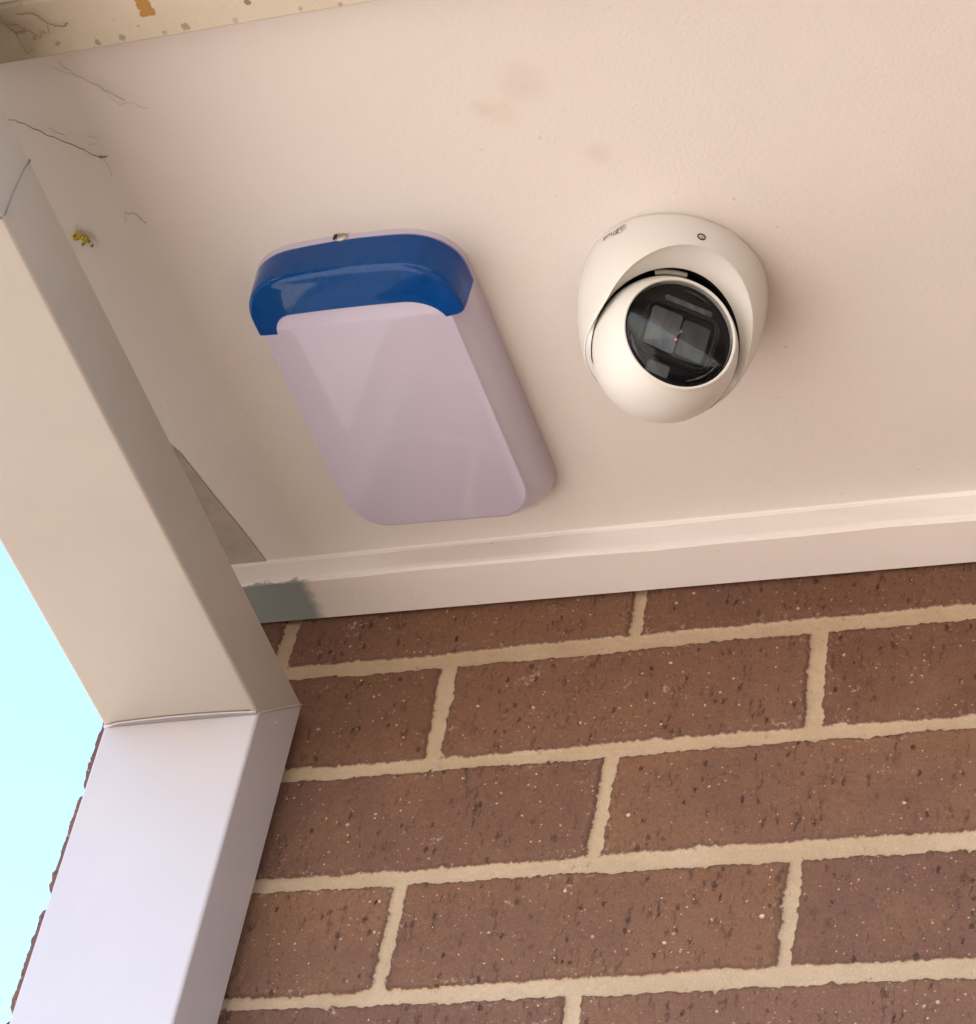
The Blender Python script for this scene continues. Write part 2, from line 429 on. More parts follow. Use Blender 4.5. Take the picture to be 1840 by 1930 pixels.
# gutter: U section
bm = bmesh.new()
sec = [(.7512, .02), (.7512, -.004), (.668, -.004), (.640, .02), (.640, .105), (.648, .110), (.650, .104), (.644, .100), (.644, .022), (.670, 0), (.7490, 0), (.7490, .02)]
ra = []
for x in (XC-.03, XR):
    ra.append([bm.verts.new((x, y, ZS(x)-.012+z)) for y, z in sec])
for k in range(len(sec)):
    k2 = (k+1) % len(sec); bm.faces.new((ra[0][k], ra[0][k2], ra[1][k2], ra[1][k]))
bm.faces.new(ra[0][::-1]); bm.faces.new(ra[1]); bmesh.ops.recalc_face_normals(bm, faces=bm.faces)
bmobj('gutter', bm, white, house)
# roof: ribbed sheet rising to the back
bm = bmesh.new()
xs_ = []; x = XC-.04
while x < XR+.06:
    xs_ += [(x, 0), (x+.030, .022), (x+.060, .022), (x+.090, 0)]; x += .19
for (xa, ha), (xb, hb) in zip(xs_[:-1], xs_[1:]):
    v = [bm.verts.new(p) for p in ((xa, .66, G+1.325+ha), (xb, .66, G+1.325+hb), (xb, 6.6, G+3.1+hb), (xa, 6.6, G+3.1+ha))]
    bm.faces.new(v)
bmesh.ops.remove_doubles(bm, verts=bm.verts, dist=1e-5)
rf = bmobj('roof', bm, paint('roof_sheet', (.16, .14, .13), .5, .1), house)
sm = rf.modifiers.new('t', 'SOLIDIFY'); sm.thickness = .002
# gable infill above the side wall and the far walls, so the house is closed
bm = bmesh.new()
v = [bm.verts.new(p) for p in ((XC+.03, YW, G+1.25), (XC+.03, 6.45, G+1.25), (XC+.03, 6.45, G+3.04), (XC+.03, YW, G+1.49))]; bm.faces.new(v)
v = [bm.verts.new(p) for p in ((XR, YW, 0), (XR, 6.45, 0), (XR, 6.45, G+3.04), (XR, YW, G+1.49))]; bm.faces.new(v)
v = [bm.verts.new(p) for p in ((XC, 6.45, 0), (XR, 6.45, 0), (XR, 6.45, G+3.04), (XC, 6.45, G+3.04))]; bm.faces.new(v)
gw = bmobj('gable_wall', bm, paint('render_beige', (.45, .38, .30), .8, .06), house)

# unseen wall and roof added out of frame to darken the right side
bm = bmesh.new()
WX = 7.0
box(bm, WX, WX+.23, -6.0, YW-.004, 0, G+1.20)
bmobj('unseen_shade_wall', bm, paint('shade_wall_brick', (.17, .09, .06), .85, .15, 5), house)
bm = bmesh.new()
hexa(bm, [(WX-.45, -6.4, G+1.20), (WX+3, -6.4, G+1.20), (WX+3, .60, G+1.20), (WX-.45, .60, G+1.20), (WX-.45, -6.4, G+1.36), (WX+3, -6.4, G+2.9), (WX+3, .60, G+2.9), (WX-.45, .60, G+1.36)])
bmobj('unseen_shade_roof', bm, paint('unseen_shade_roof', (.16, .14, .13), .5, .1), house)

# ------------------------------------------------------------------ rectangular downpipe
PX0, PX1 = -.8225, -.7172
YF, YK = 1.193, 1.2430
ZE, ZT = G+1.0760, G+1.1240       # bottom/front corner and top/back corner of the bend
SL = .045                         # fall of the run under the eave
pn = NT('downpipe_paint')
c = pn.mix(pn.mr(pn.noise(8, 4, .6), .3, .7), (.415, .382, .398), (.435, .400, .416))
c = pn.mix(pn.mr(pn.noise(90, 2, .5), .76, .80, 0, .45, True), c, (.40, .33, .25))
c = pn.mix(pn.math('MULTIPLY', pn.mr(pn.noise(22, 5, .7), .55, .75), .12), c, (.55, .46, .36))
pn.base(c, pn.mr(pn.noise(25, 3), .3, .7, .36, .46), Specular_IOR_Level=.45)
pn.l(pn.bump(pn.noise(7, 2), .18, .01, pn.bump(pn.noise(600, 2), .05, .0005)), pn.b.inputs['Normal'])
pipe = thing('downpipe', 'white rectangular metal downpipe bending from the eave down the brick corner', 'downpipe', ((PX0+PX1)/2, (YF+YK)/2, 0))
def rrect(x0, x1, a0, a1, r=.0022, k=4):
    pts = []
    for cx, ca, s in ((x1-r, a1-r, 0), (x0+r, a1-r, 90), (x0+r, a0+r, 180), (x1-r, a0+r, 270)):
        for i in range(k+1):
            t = rad(s+90*i/k); pts.append((cx+r*math.cos(t), ca+r*math.sin(t)))
    return pts
def run(path):
    """path: list of functions mapping section (x, a) to a point, a in 0..1 from inside (0) to outside (1) of the bend"""
    P = rrect(PX0, PX1, 0, .050)
    V = []; F = []
    for f in path: V += [f(x, a/.050) for x, a in P]
    n = len(P)
    for i in range(len(path)-1):
        for k in range(n):
            k2 = (k+1) % n; F.append((i*n+k, i*n+k2, (i+1)*n+k2, (i+1)*n+k))
    F.append(tuple(range(n))[::-1]); F.append(tuple((len(path)-1)*n+k for k in range(n)))
    return V, F
mit = lambda x, a: (x, YF+(YK-YF)*a, ZE+(ZT-ZE)*a)
dent = lambda x: .0011*math.cos((x-(PX0+PX1)/2)/(PX1-PX0)*math.pi)
mitv = lambda x, a: (x, YF+(YK-YF)*a, ZE+(ZT-ZE)*a + (dent(x)*(1-a)*.9 if a < .5 else 0) - .0003)
far = lambda Y: (lambda x, a: (x, Y, (ZE+(ZT-ZE)*a) + SL*((YF+(YK-YF)*a)-Y)))
V, F = run([lambda x, a: (x, YF+(YK-YF)*a, -.0+.05), mitv])
pn2 = NT('eave_pipe_shaded')  # darker, warmer copy of the pipe paint, with shade put into the colour
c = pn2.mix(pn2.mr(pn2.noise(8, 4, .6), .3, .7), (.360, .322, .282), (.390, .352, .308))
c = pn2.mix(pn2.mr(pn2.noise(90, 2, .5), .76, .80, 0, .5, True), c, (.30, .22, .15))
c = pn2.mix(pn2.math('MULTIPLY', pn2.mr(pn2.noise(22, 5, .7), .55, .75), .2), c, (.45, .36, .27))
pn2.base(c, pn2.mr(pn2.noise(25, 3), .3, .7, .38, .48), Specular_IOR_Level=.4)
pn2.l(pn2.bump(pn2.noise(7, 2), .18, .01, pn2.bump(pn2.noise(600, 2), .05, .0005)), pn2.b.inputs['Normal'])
vr = obj('vertical_run', V, F, pn.m, pipe)
# ogee up into the gutter at the front
zb = lambda Y, a: (ZE+(ZT-ZE)*a) + SL*((YF+(YK-YF)*a)-Y)
V, F = run([mit, far(1.0), far(.83), lambda x, a: (x, .667+.048*a, zb(.667+.048*a, a)), lambda x, a: (x, .667+.048*a, G+1.2160)])
# (last two sections turn up at the front; inside/outside swap, so the mitre runs the other way)
bm = bmesh.new(); me_ = bpy.data.meshes.new('x'); me_.from_pydata([tuple(v) for v in V], [], F); bm.from_mesh(me_)
bmesh.ops.recalc_face_normals(bm, faces=bm.faces)
hr = bmobj('eave_run', bm, pn2.m, pipe)
for o_ in (vr,):
    bm = bmesh.new(); bm.from_mesh(o_.data); bmesh.ops.recalc_face_normals(bm, faces=bm.faces); bm.to_mesh(o_.data); bm.free()
# seam where the two runs are joined: a bowed folded lip round the mitre
pts = []
N_ = 26
for i in range(N_+1):
    t = i/N_; x = PX0+.0006+(PX1-PX0-.0012)*t
    bow = .0030*math.sin(math.pi*min(1, t*.86+.06))**.7 - .0012*math.exp(-((t-.02)/.04)**2)
    pts.append((x, YF-.0004-bow, ZE-.0003+SL*bow-.0007*math.exp(-((t-.02)/.03)**2)-.0006*math.exp(-((t-.985)/.02)**2)))
V, F = tube(pts, [.0007+.0006*math.exp(-((i/N_-.03)/.04)**2)+.0005*math.exp(-((i/N_-.98)/.02)**2) for i in range(N_+1)], 8)
seam = obj('solder_seam', V, F, pn.m, pipe, True)
V, F = tube([(x, y-.0010, z+.0002) for x, y, z in pts[1:-1]], .0005, 6); obj('joint_gap', V, F, paint('joint_dark_line', (.16, .13, .10), .8, 0), seam, True)  # thin dark tube drawn as the joint line
fl_ = [(x, y, z+.0001) for x, y, z in pts]; n_l = len(fl_)
V = fl_+[(x, YF-.0006, ZE-.0016) for x, y, z in pts]; V += [(x, y, z+.0012) for x, y, z in V]
F = [(k, k+1, n_l+k+1, n_l+k) for k in range(n_l-1)]+[(2*n_l+k, 2*n_l+k+1, 3*n_l+k+1, 3*n_l+k) for k in range(n_l-1)]+[(n_l+k, n_l+k+1, 3*n_l+k+1, 3*n_l+k) for k in range(n_l-1)]+[(k, k+1, 2*n_l+k+1, 2*n_l+k) for k in range(n_l-1)]
obj('folded_lip', V, F, pn.m, seam, True)
pts2 = [(PX1+.0001, YF+.001+(YK-YF-.002)*t, ZE+.0012+(ZT-ZE)*t*.985-.0006) for t in [i/12 for i in range(13)]]
V, F = tube(pts2, .00045, 6); obj('solder_seam', V, F, pn.m, pipe, True)
V, F = tube([(PX1+.0002, 1.2165, ZE+.0145), (PX1+.0006, 1.2160, ZE+.010), (PX1+.0004, 1.2145, ZE+.0085)], [.0003, .0007, .0002], 6)
obj('paint_run', V, F, paint('grey_drip', (.45, .40, .37), .5), pipe, True)
yj = .8075; jz = SL*(YF-yj)
jp = [(PX1+.0001, yj+.002, ZT+SL*(YK-yj)-.001), (PX1+.0002, yj+.0003, ZT+SL*(YK-yj)-.009), (PX1+.0002, yj-.0006, ZE+jz+.018), (PX1+.0002, yj, ZE+jz+.003), (PX1-.0015, yj, ZE+jz-.0003), (PX1-.02, yj+.0006, ZE+jz-.0002), (PX1-.06, yj-.0004, ZE+jz-.0002), (PX0+.002, yj, ZE+jz-.0002), (PX0-.0001, yj, ZE+jz+.003), (PX0-.0001, yj, ZT+SL*(YK-yj)-.002)]
V, F = tube(jp, [.0009, .0004, .00035, .0007, .0009, .0004, .0004, .0006, .0004, .0004], 6)
obj('sleeve_joint', V, F, paint('joint_sealant', (.20, .185, .175), .8), pipe, True)
# strap holding the vertical run, below the frame
bm = bmesh.new(); box(bm, PX0-.03, PX1+.03, YF-.0015, YF+.0, .9, .93); box(bm, PX0-.0015, PX0, YF, YW, .9, .93); box(bm, PX1, PX1+.0015, YF, YW, .9, .93)
bmobj('strap', bm, pn.m, pipe)

# ------------------------------------------------------------------ alarm siren box on the eave lining
siren = thing('alarm_siren_box', 'pale lilac alarm siren box with a blue strobe lens on the eave', 'alarm box', (-.602, 1.07, ZS(-.602)))
LX0, LX1, LY0, LY1 = -.6690, -.5362, .9530, 1.1870
def outline(h, n=24, lens=False):
    """plan outline of the siren at depth h below the lining; front (towards -Y) is bowed with wide corners"""
    prof = [(0, 0), (.0125, .0002), (.0165, .0011), (.0291, .0086), (.0300, .0096)]
    if lens: prof = [(0, .0003), (.022, .0007), (.0272, .0016), (.0290, .0027), (.0300, .0052)]
    ins = float(np.interp(h, [p[0] for p in prof], [p[1] for p in prof]))
    insf = float(np.interp(h, [0, .020, .0272, .0290, .0296, .0300], [0, .0003, .0010, .0021, .0032, .0052]))
    insb = float(np.interp(h, [0, .012, .0290, .0300], [0, .0050, .0190, .0215]))
    x0, x1 = LX0+ins*.45, LX1-ins
    y0, y1 = LY0+insf, LY1-insb
    pts = []
    rf, rb = .034-ins*.6, .024-ins*.4
    def arc(cx, cy, rx, ry, a0, a1, k):
        for i in range(k):
            t = rad(a0+(a1-a0)*i/(k-1)); 
            c_, s_ = math.cos(t), math.sin(t)
            e = .86
            pts.append((cx+rx*math.copysign(abs(c_)**e, c_), cy+ry*math.copysign(abs(s_)**e, s_)))
    arc(x1-rb, y1-rb, rb, rb, 0, 90, n)
    arc(x0+rb, y1-rb, rb, rb, 90, 180, n)
    arc(x0+rf, y0+rf*.82, rf, rf*.82, 180, 270, n)
    # bowed front between the corners
    for i in range(1, 8):
        t = i/8; pts.append((x0+rf+(x1-x0-2*rf)*t, y0))
    arc(x1-rf, y0+rf*.82, rf, rf*.82, 270, 360, n)
    out = []
    for x, y in pts:
        u = (x-(x0+x1)/2)/((x1-x0)/2)
        yy = y + (.0055*u*u if y < 1.0 else (-.0105*u*u if y > 1.14 else 0))
        # the box narrows very slightly to the back on its right side
        out.append((x + (.0000), yy))
    return out
def siren_body(h0, h1, shrink=0.0, lens=False):
    hs = [h for h in (0, .003, .0055, .010, .015, .018, .021, .0236, .0262, .0272, .0281, .0288, .0293, .0297, .0300) if h0 < h < h1]
    hs = [h0]+hs+[h1]
    bm = bmesh.new(); rings = []
    for h in hs:
        P = outline(h, lens=lens)
        cx = sum(p[0] for p in P)/len(P); cy = sum(p[1] for p in P)/len(P)
        rings.append([bm.verts.new((cx+(x-cx)*(1-shrink), cy+(y-cy)*(1-shrink), ZS(x)-h*(1+.9*(x+.602)))) for x, y in P])
    for a, b in zip(rings[:-1], rings[1:]):
        n = len(a)
        for k in range(n):
            k2 = (k+1) % n; bm.faces.new((a[k], a[k2], b[k2], b[k]))
    bm.faces.new(rings[0][::-1]); bm.faces.new(rings[-1])
    bmesh.ops.recalc_face_normals(bm, faces=bm.faces)
    me = bpy.data.meshes.new('b'); bm.to_mesh(me); bm.free()
    o = bpy.data.objects.new('b', me); COL.objects.link(o); return o
def lens_cutter(grow=0.0, ztop=.0046):
    """vertical prism over the part of the plan that is blue lens"""
    yc = .9965
    tx0, tx1, ty, r = -.6555, -.5545, .9826, .0105
    pts = [(-.70, .93), (-.50, .93), (-.50, yc-.0016+grow), (LX1, yc-.0008+grow), (LX1-.0068, yc+.0006+grow), (tx1+.0052-grow, yc+.0012+grow)]
    # tongue outline, right to left: swoops up to its top edge and back down
    for i in range(1, 12):
        a = math.pi/2*(.16+.84*i/12); w_ = .024; e0 = tx1+.0052-grow
        pts.append((e0-w_+w_*math.cos(a)/math.cos(math.pi/2*.16), ty+.0010+grow+(yc+.0012-ty-.0010)*(1-(math.sin(a)-math.sin(math.pi/2*.16))/(1-math.sin(math.pi/2*.16)))))
    xr = tx1+.0052-.024-.001
    for i in range(0, 9):
        t = i/8; x = xr+(tx0+r+.003-xr)*t
        pts.append((x, ty+.0010*(1-t)**2+.0012*t*t+grow))
    for i in range(1, 11):
        a = math.pi/2*i/10
        pts.append((tx0+r+.003-(r+.003)*math.sin(a)+grow*.5, ty+.0012+(yc+.001-ty-.0012)*(1-math.cos(a))+grow))
    pts += [(tx0+grow*.5, yc+.001+grow), (LX0+.006, yc+.0008+grow), (-.70, yc-.0012+grow)]
    bm = bmesh.new()
    a = [bm.verts.new((x, y, ZS(-.6)-ztop)) for x, y in pts]; b = [bm.verts.new((x, y, ZS(-.6)-.08)) for x, y in pts]
    n = len(a)
    for k in range(n):
        k2 = (k+1) % n; bm.faces.new((a[k], a[k2], b[k2], b[k]))
    bm.faces.new(a[::-1]); bm.faces.new(b); bmesh.ops.recalc_face_normals(bm, faces=bm.faces)
    me = bpy.data.meshes.new('c'); bm.to_mesh(me); bm.free()
    o = bpy.data.objects.new('c', me); COL.objects.link(o); return o
def boolean(o, cut, op):
    md = o.modifiers.new('b', 'BOOLEAN'); md.operation = op; md.object = cut; md.solver = 'EXACT'
    dg = bpy.context.evaluated_depsgraph_get(); dg.update()
    me = bpy.data.meshes.new_from_object(o.evaluated_get(dg)); o.modifiers.clear()
    return me
def smooth_by_angle(me, ang=28):
    bm = bmesh.new(); bm.from_mesh(me)
    for f in bm.faces: f.smooth = True
    for e in bm.edges:
        e.smooth = not (len(e.link_faces) == 2 and e.calc_face_angle(0) > rad(ang))
    bm.to_mesh(me); bm.free()
def place(me, name, mat, parent, label=None):
    me.materials.clear(); me.materials.append(mat); me.name = name
    smooth_by_angle(me)
    o = bpy.data.objects.new(name, me); COL.objects.link(o); hang(o, parent)
    if label: o['label'] = label
    return o
ln = NT('lilac_plastic')
c = ln.mix(ln.mr(ln.noise(12, 3), .35, .65), (.470, .432, .535), (.490, .450, .552))
c = ln.mix(ln.mr(ln.noise(300, 3, .6), .70, .75, 0, .10, True), c, (.7, .66, .68))
ln.base(c, ln.mr(ln.noise(40, 4, .6), .35, .7, .035, .065), Specular_IOR_Level=.75)
ln.l(ln.bump(ln.noise(9, 2), .12, .004), ln.b.inputs['Normal'])
bn_ = NT('blue_lens')
bn_.base((.0, .13, .50), .10, Specular_IOR_Level=.10, Transmission_Weight=.66, IOR=1.22, Coat_Weight=.42, Coat_Roughness=.03)
full = siren_body(0, .0300); cut = lens_cutter(0.0)
me_c = boolean(full, cut, 'DIFFERENCE')
# the strip under the lens slopes up to it
tmp = bpy.data.objects.new('tmp', me_c); COL.objects.link(tmp)
bm = bmesh.new(); zf = lambda x: ZS(x)-.0300*(1+.9*(x+.602))
hexa(bm, [(-.70, .960, zf(-.7)-.01), (-.50, .960, zf(-.5)-.01), (-.50, .9962, zf(-.5)-.01), (-.70, .9962, zf(-.7)-.01), (-.70, .960, zf(-.7)+.0040), (-.50, .960, zf(-.5)+.0040), (-.50, .9950, zf(-.5)-.00005), (-.70, .9950, zf(-.7)-.00005)])
bmesh.ops.recalc_face_normals(bm, faces=bm.faces)
wm = bpy.data.meshes.new('w'); bm.to_mesh(wm); bm.free(); wo_ = bpy.data.objects.new('w', wm); COL.objects.link(wo_)
me_c = boolean(tmp, wo_, 'DIFFERENCE')
for o_ in (tmp, wo_): bpy.data.objects.remove(o_, do_unlink=True)
cut2 = lens_cutter(-.00025, .0049)
full2 = siren_body(.0049, .0299, .002, True)
me_l = boolean(full2, cut2, 'INTERSECT')
for o_ in (full, cut, cut2, full2): bpy.data.objects.remove(o_, do_unlink=True)
cover = place(me_c, 'cover', ln.m, siren, 'pale lilac plastic cover')
lens = place(me_l, 'strobe_lens', bn_.m, siren, 'translucent blue strobe lens')
# faceplate: shallow raised panel that starts under the tongue
dk = NT('dark_led'); dk.base((.004, .006, .03), .4)
for (x0_, x1_) in ((-.634, -.618), (-.611, -.594), (-.588, -.570)):
    bm = bmesh.new(); z_ = ZS(-.6); box(bm, x0_, x1_, .9600, .9720, z_-.0268, z_-.0120); bevel(bm, .001, 2)
    bmobj('led_block', bm, dk.m, lens)
bm = bmesh.new(); z_ = ZS(-.6)
hexa(bm, [(-.559, .966, z_-.022), (-.554, .9675, z_-.022), (-.5565, .980, z_-.022), (-.5615, .9785, z_-.022), (-.559, .966, z_-.008), (-.554, .9675, z_-.008), (-.5565, .980, z_-.008), (-.5615, .9785, z_-.008)])
bevel(bm, .001, 2); bmobj('led_block', bm, dk.m, lens)
bm = bmesh.new(); box(bm, -.652, -.640, .968, .984, z_-.0262, z_-.012); bevel(bm, .001, 2); bmobj('led_block', bm, dk.m, lens)
# retaining screw in the front edge of the back plate
steel = NT('zinc_screw'); steel.base((.50, .46, .42), .35, Metallic=.9)
steel.l(steel.bump(steel.noise(900, 3), .5, .0006), steel.b.inputs['Normal'])
dark = NT('black_void'); dark.base((.012, .010, .009), .7)
sc_c = Vector((-.6045, LY0-.0000, ZS(-.6045)-.0026))
V, F = lathe([(.0046, -.0006), (.0046, .0004), (.0040, .0010), (.0001, .0012)], sc_c, (0, -1, 0), 24)
V = [Vector((v[0], v[1], sc_c.z+(v[2]-sc_c.z)*.62)) for v in V]
scr = obj('screw', V, F, steel.m, siren, True)
bm = bmesh.new(); box(bm, sc_c.x-.0042, sc_c.x-.0022, LY0-.0014, LY0-.0004, sc_c.z-.0018, sc_c.z+.0020); bmobj('slot', bm, dark.m, scr)

# ------------------------------------------------------------------ turret camera on the eave lining
CC = Vector((-.4222, 1.0212, G+1.2217))
EYE = Vector((-.4216, 1.0200, G+1.1645)); ER = .0412
dome = thing('security_camera', 'cream turret security camera with a black glass eye on the eave', 'security camera', CC)
cn = NT('camera_white')
c = cn.mix(cn.mr(cn.noise(15, 3), .35, .65), (.620, .600, .562), (.640, .618, .580))
cn.base(c, cn.mr(cn.noise(50, 3), .35, .7, .32, .40), Specular_IOR_Level=.45)
cn.l(cn.bump(cn.noise(1500, 2), .04, .0004), cn.b.inputs['Normal'])
rprof = ([0, .0012, .004, .012, .020, .030, .040, .050, .058, .063, .070], [.0534, .0544, .0548, .0550, .0547, .0536, .0519, .0493, .0467, .0447, .0420])
def rh(h): return .974*float(np.interp(h, *rprof))+.0008*min(1, h/.05)
AZ = rad(-52)
def hrim(th):
    d = th-AZ
    a = .0235+.053*(1-math.cos(d))
    return min(a, .0600) if a < .052 else .052+.0105*(1-math.exp(-(a-.052)/.0105))
ncut = Vector((math.cos(AZ)*.70, math.sin(AZ)*.70, -.714)).normalized()
def HP(th, h, dr=0.0):
    r = rh(h)+dr
    return Vector((CC.x+r*math.cos(th), CC.y+r*math.sin(th), CC.z-h))
NTH = 144
def gapr(i): return ER+.0007+.0042*max(0, math.cos(2*math.pi*i/NTH-rad(-54)))**2.3
def ring_on(kind, i):
    th = 2*math.pi*i/NTH
    hr_ = hrim(th)
    if kind[0] == 'o': return HP(th, hr_*kind[1])
    R = HP(th, hr_)
    if kind[0] == 'lip': # rounded rim
        a = kind[1]*math.pi/2
        d = R-EYE; d -= ncut*d.dot(ncut); d.normalize()
        return R - d*.0010*math.sin(a) - Vector((0, 0, .0010))*(0) + ncut*.0006*math.sin(a*2)
    if kind[0] == 'bowl':
        t = kind[1]
        d = R-EYE; ax = d.dot(ncut); dp = d-ncut*ax; rr = dp.length; dp.normalize()
        r_in = min(gapr(i), rr-.0016)
        rr0 = rr-.0010
        r_ = rr0+(r_in-rr0)*t
        a_in = .0015
        ax_ = ax+(a_in-ax)*(t**.80)
        return EYE+dp*r_+ncut*ax_
    if kind[0] == 'in':
        d = R-EYE; d -= ncut*d.dot(ncut); rr = d.length; d.normalize()
        return EYE+d*(min(gapr(i), rr-.0016)-kind[1]*.0012)+ncut*(.0015-kind[1]*.022)
kinds = [('o', t) for t in (0, .03, .08, .16, .26, .38, .5, .62, .74, .84, .92, .97, 1)]+[('lip', .5), ('lip', 1)]+[('bowl', t) for t in (.08, .2, .35, .5, .65, .8, .92, 1)]
V = []; F = []
for k in kinds: V += [ring_on(k, i) for i in range(NTH)]
for a in range(len(kinds)-1):
    for i in range(NTH):
        j = (i+1) % NTH; F.append((a*NTH+i, (a+1)*NTH+i, (a+1)*NTH+j, a*NTH+j))
bm = bmesh.new(); me_ = bpy.data.meshes.new('x'); me_.from_pydata([tuple(v) for v in V], [], F); bm.from_mesh(me_)
bmesh.ops.recalc_face_normals(bm, faces=bm.faces)
me_ = bpy.data.meshes.new('h'); bm.to_mesh(me_); bm.free()
housing = place(me_, 'housing', cn.m, dome, 'cream cup shaped housing')
V = []; F = []
ks = [('in', 0), ('in', .5), ('in', 1)]
for k in ks: V += [ring_on(k, i) for i in range(NTH)]
for a in range(2):
    for i in range(NTH):
        j = (i+1) % NTH; F.append((a*NTH+i, (a+1)*NTH+i, (a+1)*NTH+j, a*NTH+j))
F.append(tuple(2*NTH+i for i in range(NTH)))
obj('socket', V, F, dark.m, dome, True, 'black gap round the eye')
# pale seal strip seen in the gap above the eye
neye = Vector((0.5672, -0.7014, -0.3426)); neye = (neye - Vector((0, 0, 1))*.0).normalized()
es = neye.cross(Vector((0, 0, 1))).normalized(); eu = es.cross(neye).normalized()
# eyeball
amax = math.asin(.0335/ER)
prof = [(ER*math.sin(t), ER*math.cos(t)) for t in [math.pi-.02-(math.pi-.02-amax)*i/48 for i in range(49)]]
AX = ER*math.cos(amax)
prof += [(.0333, AX+.0009), (.0329, AX+.0016), (.0322, AX+.0019), (.0316, AX+.0016), (.0313, AX+.0008), (.0312, AX-.0035)]
V, F = lathe(prof, EYE, neye, 128)
ball = obj('eyeball', V, F, cn.m, dome, True, 'cream ball holding the black lens window')
for p in ball.data.polygons: p.use_smooth = True
gl = NT('black_glass'); gl.base((.003, .003, .004), .25, Specular_IOR_Level=.08)
V, F = lathe([(.0312, AX-.0033), (.0308, AX-.0028), (.022, AX-.0026), (.0001, AX-.0025)], EYE, neye, 96)
plate = obj('lens_plate', V, F, gl.m, ball, True)
def on_plate(a, b, d=0.0):
    """a to the right, b up, as seen from in front of the eye; d metres out of the plate"""
    return EYE + neye*(AX-.0025+d) + RA*a + RB*b
# the eye is rolled a little in its socket
right = (-es); 
tw_ = rad(-17)
vr_ = R_ - neye*R_.dot(neye); vr_.normalize(); vu_ = neye.cross(vr_)*1.0
if vu_.dot(U_) < 0: vu_ = -vu_
RA = (math.cos(tw_)*vr_ + math.sin(tw_)*vu_); RB = (-math.sin(tw_)*vr_ + math.cos(tw_)*vu_)
def rr2(w, h, r, k=6):
    pts = []
    for cx, cy, s in ((w-r, h-r, 0), (-w+r, h-r, 90), (-w+r, -h+r, 180), (w-r, -h+r, 270)):
        for i in range(k+1):
            t = rad(s+90*i/k); pts.append((cx+r*math.cos(t), cy+r*math.sin(t)))
    return pts
satin = NT('satin_black'); satin.base((.006, .006, .007), .30, Specular_IOR_Level=.25)
V, F = tube([on_plate(a, b, .0006) for a, b in rr2(.0205, .0158, .0062)], .0011, 8, True)
obj('window_frame', V, F, satin.m, ball, True)
V, F = tube([on_plate(a*.93+.0002, b*.90, .0003) for a, b in rr2(.0235, .0190, .0080)], .0005, 6, True)
obj('window_frame', V, F, satin.m, ball, True)
def pane(name, a0, a1, b0, b1, mat, r=.002, d=.0004, t=.0006):
    P = [((a0+a1)/2+p, (b0+b1)/2+q_) for p, q_ in rr2((a1-a0)/2, (b1-b0)/2, r)]
    V = [on_plate(a, b, d) for a, b in P]+[on_plate(a, b, d-t) for a, b in P]
    n = len(P); F = [tuple(range(n))]+[(k, (k+1) % n, n+(k+1) % n, n+k) for k in range(n)]
    bm = bmesh.new(); m_ = bpy.data.meshes.new('x'); m_.from_pydata([tuple(v) for v in V], [], F); bm.from_mesh(m_)
    bmesh.ops.recalc_face_normals(bm, faces=bm.faces)
    return bmobj(name, bm, mat, ball)
def grey(nm, a, b, rgh=.35, sc_=160):
    g_ = NT(nm); c = g_.mix(g_.mr(g_.noise(sc_, 4, .6, g_.scaled((1, .5, .3))), .3, .7), a, b); g_.base(c, rgh, Specular_IOR_Level=.5); return g_.m
pg1 = grey('lens_reflection_grey', (.020, .021, .026), (.085, .087, .098)); pg2 = grey('sensor_reflection_grey', (.008, .011, .011), (.042, .048, .046))  # window panes whose grey also paints in reflections on the glass
arcm = grey('painted_glint', (.03, .03, .036), (.10, .10, .115), .25, 200)  # grey for arcs that paint curved reflections on the window
pane('lens_pane', -.0178, .0000, -.0118, .0122, pg1, .0016)
pane('sensor_pane', .0011, .0172, -.0112, .0108, pg2, .0020)
for q0, q1, rr_, w_ in ((200, 246, .0272, .0006), (296, 342, .0268, .0007), (60, 100, .0278, .0004), (318, 350, .0243, .0004)):
    V, F = tube([on_plate(rr_*math.cos(rad(q0+(q1-q0)*i/14)), rr_*math.sin(rad(q0+(q1-q0)*i/14)), .0003) for i in range(15)], [w_*math.sin(math.pi*(i+.5)/15)**.5 for i in range(15)], 6)
    obj('painted_glint_arc', V, F, arcm, ball, True)
pane('painted_reflection', -.0130, .0155, .0180, .0212, grey('reflection_grey_a', (.02, .018, .024), (.11, .10, .125), .3, 300), .0012)  # grey slips here and below paint reflected streaks
pane('painted_reflection', -.0120, .0010, -.0272, -.0200, grey('reflection_grey_b', (.012, .010, .010), (.065, .058, .060), .3, 300), .0012)
red = NT('red_indicator'); red.base((.45, .07, .11), .3); red.b.inputs['Emission Color'].default_value = (.8, .15, .22, 1); red.b.inputs['Emission Strength'].default_value = .35
V, F = lathe([(.0006, 0), (.0005, .0004), (.0001, .0005)], on_plate(-.0005, -.0030, .0006), neye, 12); obj('indicator', V, F, red.m, ball, True)
# clear cover over the black plate
cg = NT('clear_cover'); cg.base((.90, .92, .94), .0, Transmission_Weight=1.0, IOR=1.19)
pr_ = []
for i in range(13):
    r = .0311*math.cos(i/12*math.pi/2); pr_.append((max(r, .0001), AX+.0006+.0022*math.sin(i/12*math.pi/2)))
pr2 = [(max(r-.0006, .0001), h-.0008) for r, h in pr_][::-1]
V, F = lathe(pr_+pr2, EYE, neye, 96)
obj('glass_cover', V, F, cg.m, ball, True, 'clear glass over the black window')
